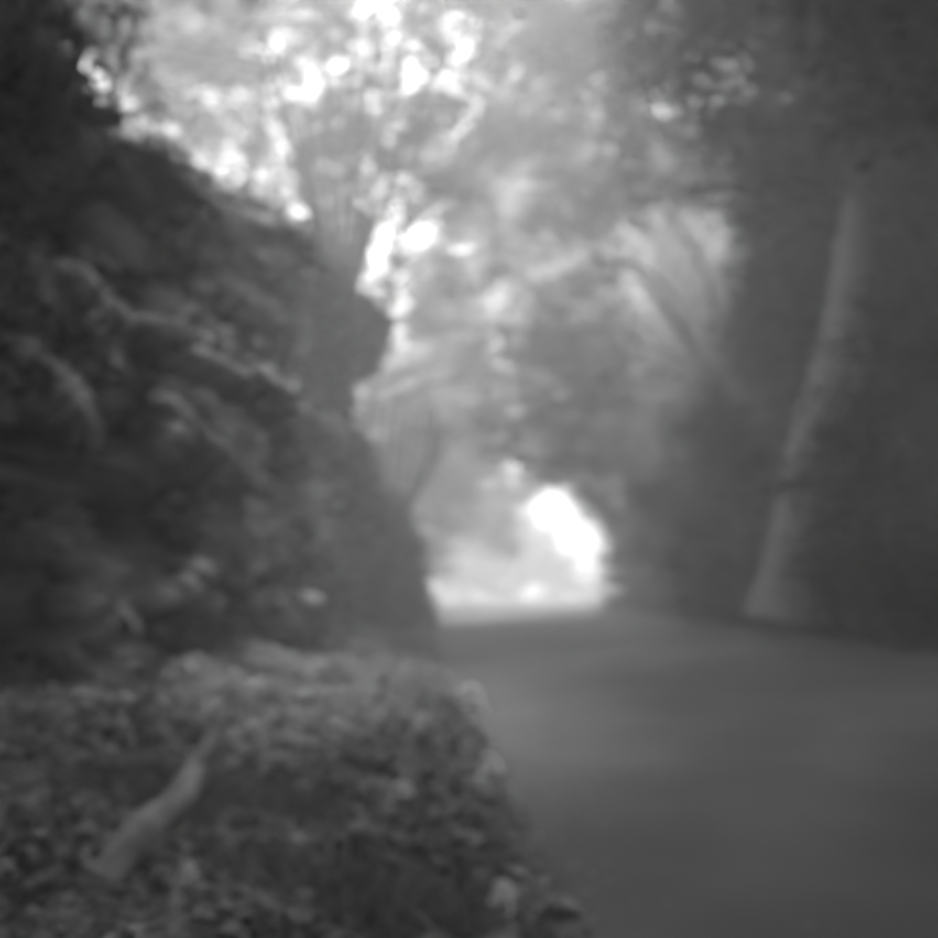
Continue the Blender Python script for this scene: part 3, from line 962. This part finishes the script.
r_ = np.random.default_rng(5)
weeds = []
counts = {'foot': 14, 'edge': 16, 'near': 12, 'far': 12}
for zk, cnt in counts.items():
    for i in range(cnt):
        kind = 'dock' if r_.random() < 0.5 else 'nettle'
        ms, ml = protos[(kind, int(r_.integers(3)))]
        x, y = zones[zk][1](r_)
        nm = 'broad_leaved_plant' if kind == 'dock' else 'nettle_plant'
        desc = 'broad-leaved weed' if kind == 'dock' else 'upright small-leaved weed'
        o = thing(nm, (x, y, gz(x, y) + 0.02), f'{desc} {zones[zk][0]}', 'plant', f'{desc}s {zones[zk][0]}')
        o.rotation_euler.z = r_.uniform(0, 6.28)
        s = r_.uniform(0.55, 0.95) if kind == "dock" else r_.uniform(0.7, 1.1)
        o.scale = (s, s, s)
        if ms:
            link('stems', ms, None, o)
        for one in ml:
            if kind == 'dock':
                link('leaf', one, None, o)
            else:
                link('leaf_cluster', one, None, o, kind='stuff')
        weeds.append((o, y))
ORD = ['nearest', 'second nearest', 'third nearest', 'fourth nearest', 'fifth nearest', 'sixth nearest', 'seventh nearest', 'eighth nearest', 'ninth nearest', 'tenth nearest', 'eleventh nearest', 'twelfth nearest']
seen = {}
for o, y in sorted(weeds, key=lambda t: t[1]):
    k = seen.get(o['group'], 0)
    seen[o['group']] = k + 1
    o['label'] = o['label'] + ', ' + ORD[min(k, 11)] + ' to the camera'
for k, (x, y, L, lab) in enumerate([(-2.2, 5.2, 0.55, 'large fern at the foot of the rock beyond the log'), (-2.0, 7.6, 0.6, 'fern under the small dark hollow in the rock'),
                                    (-1.7, 3.6, 0.4, 'small fern left of the fallen log'), (-1.3, 11, 0.6, 'fern in the narrowing verge below the rock')]):
    add_fern((x, y, gz(x, y)), L, 13, 400 + k, lab, group='ferns on the verge')
for k, (px, py, lab) in enumerate([(60, 385, 'pale fern tuft on the lit ledge at the left picture edge'), (170, 400, 'fern tuft on the rock above the row of hollows'), (250, 480, 'fern tuft in the middle of the rock face'),
                                   (105, 600, 'fern tuft between the two dark hollows at the left'), (330, 420, 'fern tuft on the rock near its overhanging nose')]):
    c = on_x(px, py, FX + 0.15)
    add_fern(c, 0.3 + 0.03 * c[1], 9, 420 + k, lab, tiltv=(0, 0.9), group='ferns on the rock')

# ------------------------------------------------------------------ fallen log
g1, g2 = np.array([-1.30, 5.0]), np.array([-1.12, 2.75])
pts = [np.array([*(g1 + (g2 - g1) * t), gz(*(g1 + (g2 - g1) * t)) + 0.18 - 0.05 * t + 0.02 * math.sin(9 * t)]) for t in np.linspace(0, 1, 6)]
log = thing('fallen_log', pts[2] - [0, 0, 0.1], 'pale fallen log lying along the near left verge', 'log')
b0 = np.array(log.location)
v, f = tube(pts, [0.055, 0.06, 0.062, 0.065, 0.066, 0.066], 18, n=60, rough=0.05)
link('bark', mesh_np('bark', v - b0, f), M_LOG, log)
for pt, nxt, rr in ((pts[0], pts[1], 0.052), (pts[-1], pts[-2], 0.064)):
    ax = unit(pt - nxt)
    x_ = unit(np.cross(ax, [0, 0, 1.0]))
    y_ = np.cross(ax, x_)
    a = np.linspace(0, 2 * np.pi, 14, endpoint=False)
    V_ = [pt + ax * 0.006] + [pt + ax * 0.004 + rr * (x_ * math.cos(t) + y_ * math.sin(t)) for t in a]
    F_ = [(0, i + 1, (i + 1) % 14 + 1) for i in range(14)]
    link('cut_end', mesh_np('cut_end', np.array(V_) - b0, np.array(F_)), M_CUT, log)
v, f = tube([pts[2], pts[2] + [0.08, 0.05, 0.12], pts[2] + [0.12, 0.12, 0.26]], [0.03, 0.02, 0.012], 6, n=8)
link('branch_stub', mesh_np('branch_stub', v - b0, f), M_LOG, log)


# ------------------------------------------------------------------ pale flower heads on the verge
def flower(x, y, h, rad, seed, label):
    r = np.random.default_rng(seed)
    z = gz(x, y)
    o = thing('flowering_plant', (x, y, z), label, 'flower', 'pale flower heads on the verge')
    v, f = tube([np.zeros(3), [0.02, 0.01, h * .5], [0.0, 0.0, h]], [0.006, 0.005, 0.004], 5, n=8)
    link('stalk', mesh_np('stalk', v, f), M_BARK, o)
    k = 170
    p = np.stack([r.normal(0, rad * .5, k), r.normal(0, rad * .5, k), np.zeros(k)], 1)
    p[:, 2] = h + 0.01 - 2.0 * (p[:, 0] ** 2 + p[:, 1] ** 2) / rad * 0.6 + r.normal(0, 0.006, k)
    v, f = leaf_geo(p, rad * 0.55, normal=np.array([0.1, -0.9, 1.0]), aspect=0.9, r=r)
    link('flower_head', mesh_np('flower_head', v, f, False), M_FLOWER, o, kind='stuff')
    k = 14
    p = np.stack([r.normal(0, .07, k), r.normal(0, .07, k), r.uniform(0.03, h * .7, k)], 1)
    v, f = leaf_geo(p, 0.09, r=r)
    link('leaf_cluster', mesh_np('leaf_cluster', v, f, False), M_HERB, o, kind='stuff')


for k, (px, py, Yd, h, rad, lab) in enumerate([
        (402, 795, 4.0, 0.28, 0.038, 'single pale flower head in the middle of the left verge'),
        (186, 906, 2.75, 0.16, 0.022, 'brightest pale flower head, low down beside the near end of the log'),
        (470, 692, 8.6, 0.32, 0.11, 'farthest pale flower head at the road edge'),
        (490, 768, 5.4, 0.25, 0.055, 'pale flower head at the road edge, second nearest'),
        (503, 905, 3.1, 0.18, 0.032, 'pale flower head at the road edge nearest the camera')]):
    c = R(px, py, Yd)
    flower(c[0], c[1], max(0.2, c[2] - gz(c[0], c[1])) + 0.04, rad * 1.15, 500 + k, lab)

# ------------------------------------------------------------------ small things
c = [R(x, y, 24) for x, y in [(622, 437), (634, 436), (636, 422), (648, 434), (658, 446)]]
v, f = tube(c, [0.02, 0.03, 0.03, 0.025, 0.012], 6, n=24)
tw = thing('dead_branch', c[2], 'pale crooked dead branch caught in the foliage over the lane', 'branch')
link('twig', mesh_np('twig', v - c[2], f), M_TWIG, tw)
v, f = tube([c[2], (c[2] + c[3]) / 2 + [0, 0, 0.12], c[3] + [0.05, 0, .25]], [0.015, 0.012, 0.006], 5, n=8)
link('side_twig', mesh_np('side_twig', v - c[2], f), M_TWIG, tw)

for k, (px, lab) in enumerate([(536, 'left one of the two small pale posts far down the lane'), (546, 'right one of the two small pale posts far down the lane')]):
    c = R(px, 600, 72)
    z = float(zroad(c[0], c[1]))
    o = thing('marker_post', (c[0], c[1], z), lab, 'post', 'marker posts beside the far lane')
    hw = 0.07
    V_ = [(sx * hw * s, sy * hw * s, zz) for zz, s in ((0, 1), (0.95, 0.9), (1.05, 0.45)) for sx, sy in ((-1, -1), (1, -1), (1, 1), (-1, 1))]
    F_ = [(i * 4 + j, i * 4 + (j + 1) % 4, i * 4 + 4 + (j + 1) % 4, i * 4 + 4 + j) for i in range(2) for j in range(4)] + [(8, 9, 10, 11)]
    link('post', mesh_np('post', np.array(V_), np.array(F_), False), M_POST, o)

# ------------------------------------------------------------------ the misty air
m, nt, out = nodes_of('mist')
vol = nt.nodes.new('ShaderNodeVolumePrincipled')
vol.inputs['Color'].default_value = (0.95, 0.95, 0.95, 1)
vol.inputs['Density'].default_value = 0.0145
vol.inputs['Anisotropy'].default_value = 0.25
nt.links.new(vol.outputs[0], out.inputs['Volume'])
x0, x1, y0, y1, z0, z1 = -280, 280, -80, 440, -8, 26
V_ = np.array([(x, y, z) for z in (z0, z1) for x, y in ((x0, y0), (x1, y0), (x1, y1), (x0, y1))], float)
F_ = np.array([(3, 2, 1, 0), (4, 5, 6, 7), (0, 1, 5, 4), (1, 2, 6, 5), (2, 3, 7, 6), (3, 0, 4, 7)])
hz = link('haze', mesh_np('haze', V_, F_, False), m, kind='stuff')
hz['label'] = 'pale mist filling the lane and the wood'
hz['category'] = 'haze'
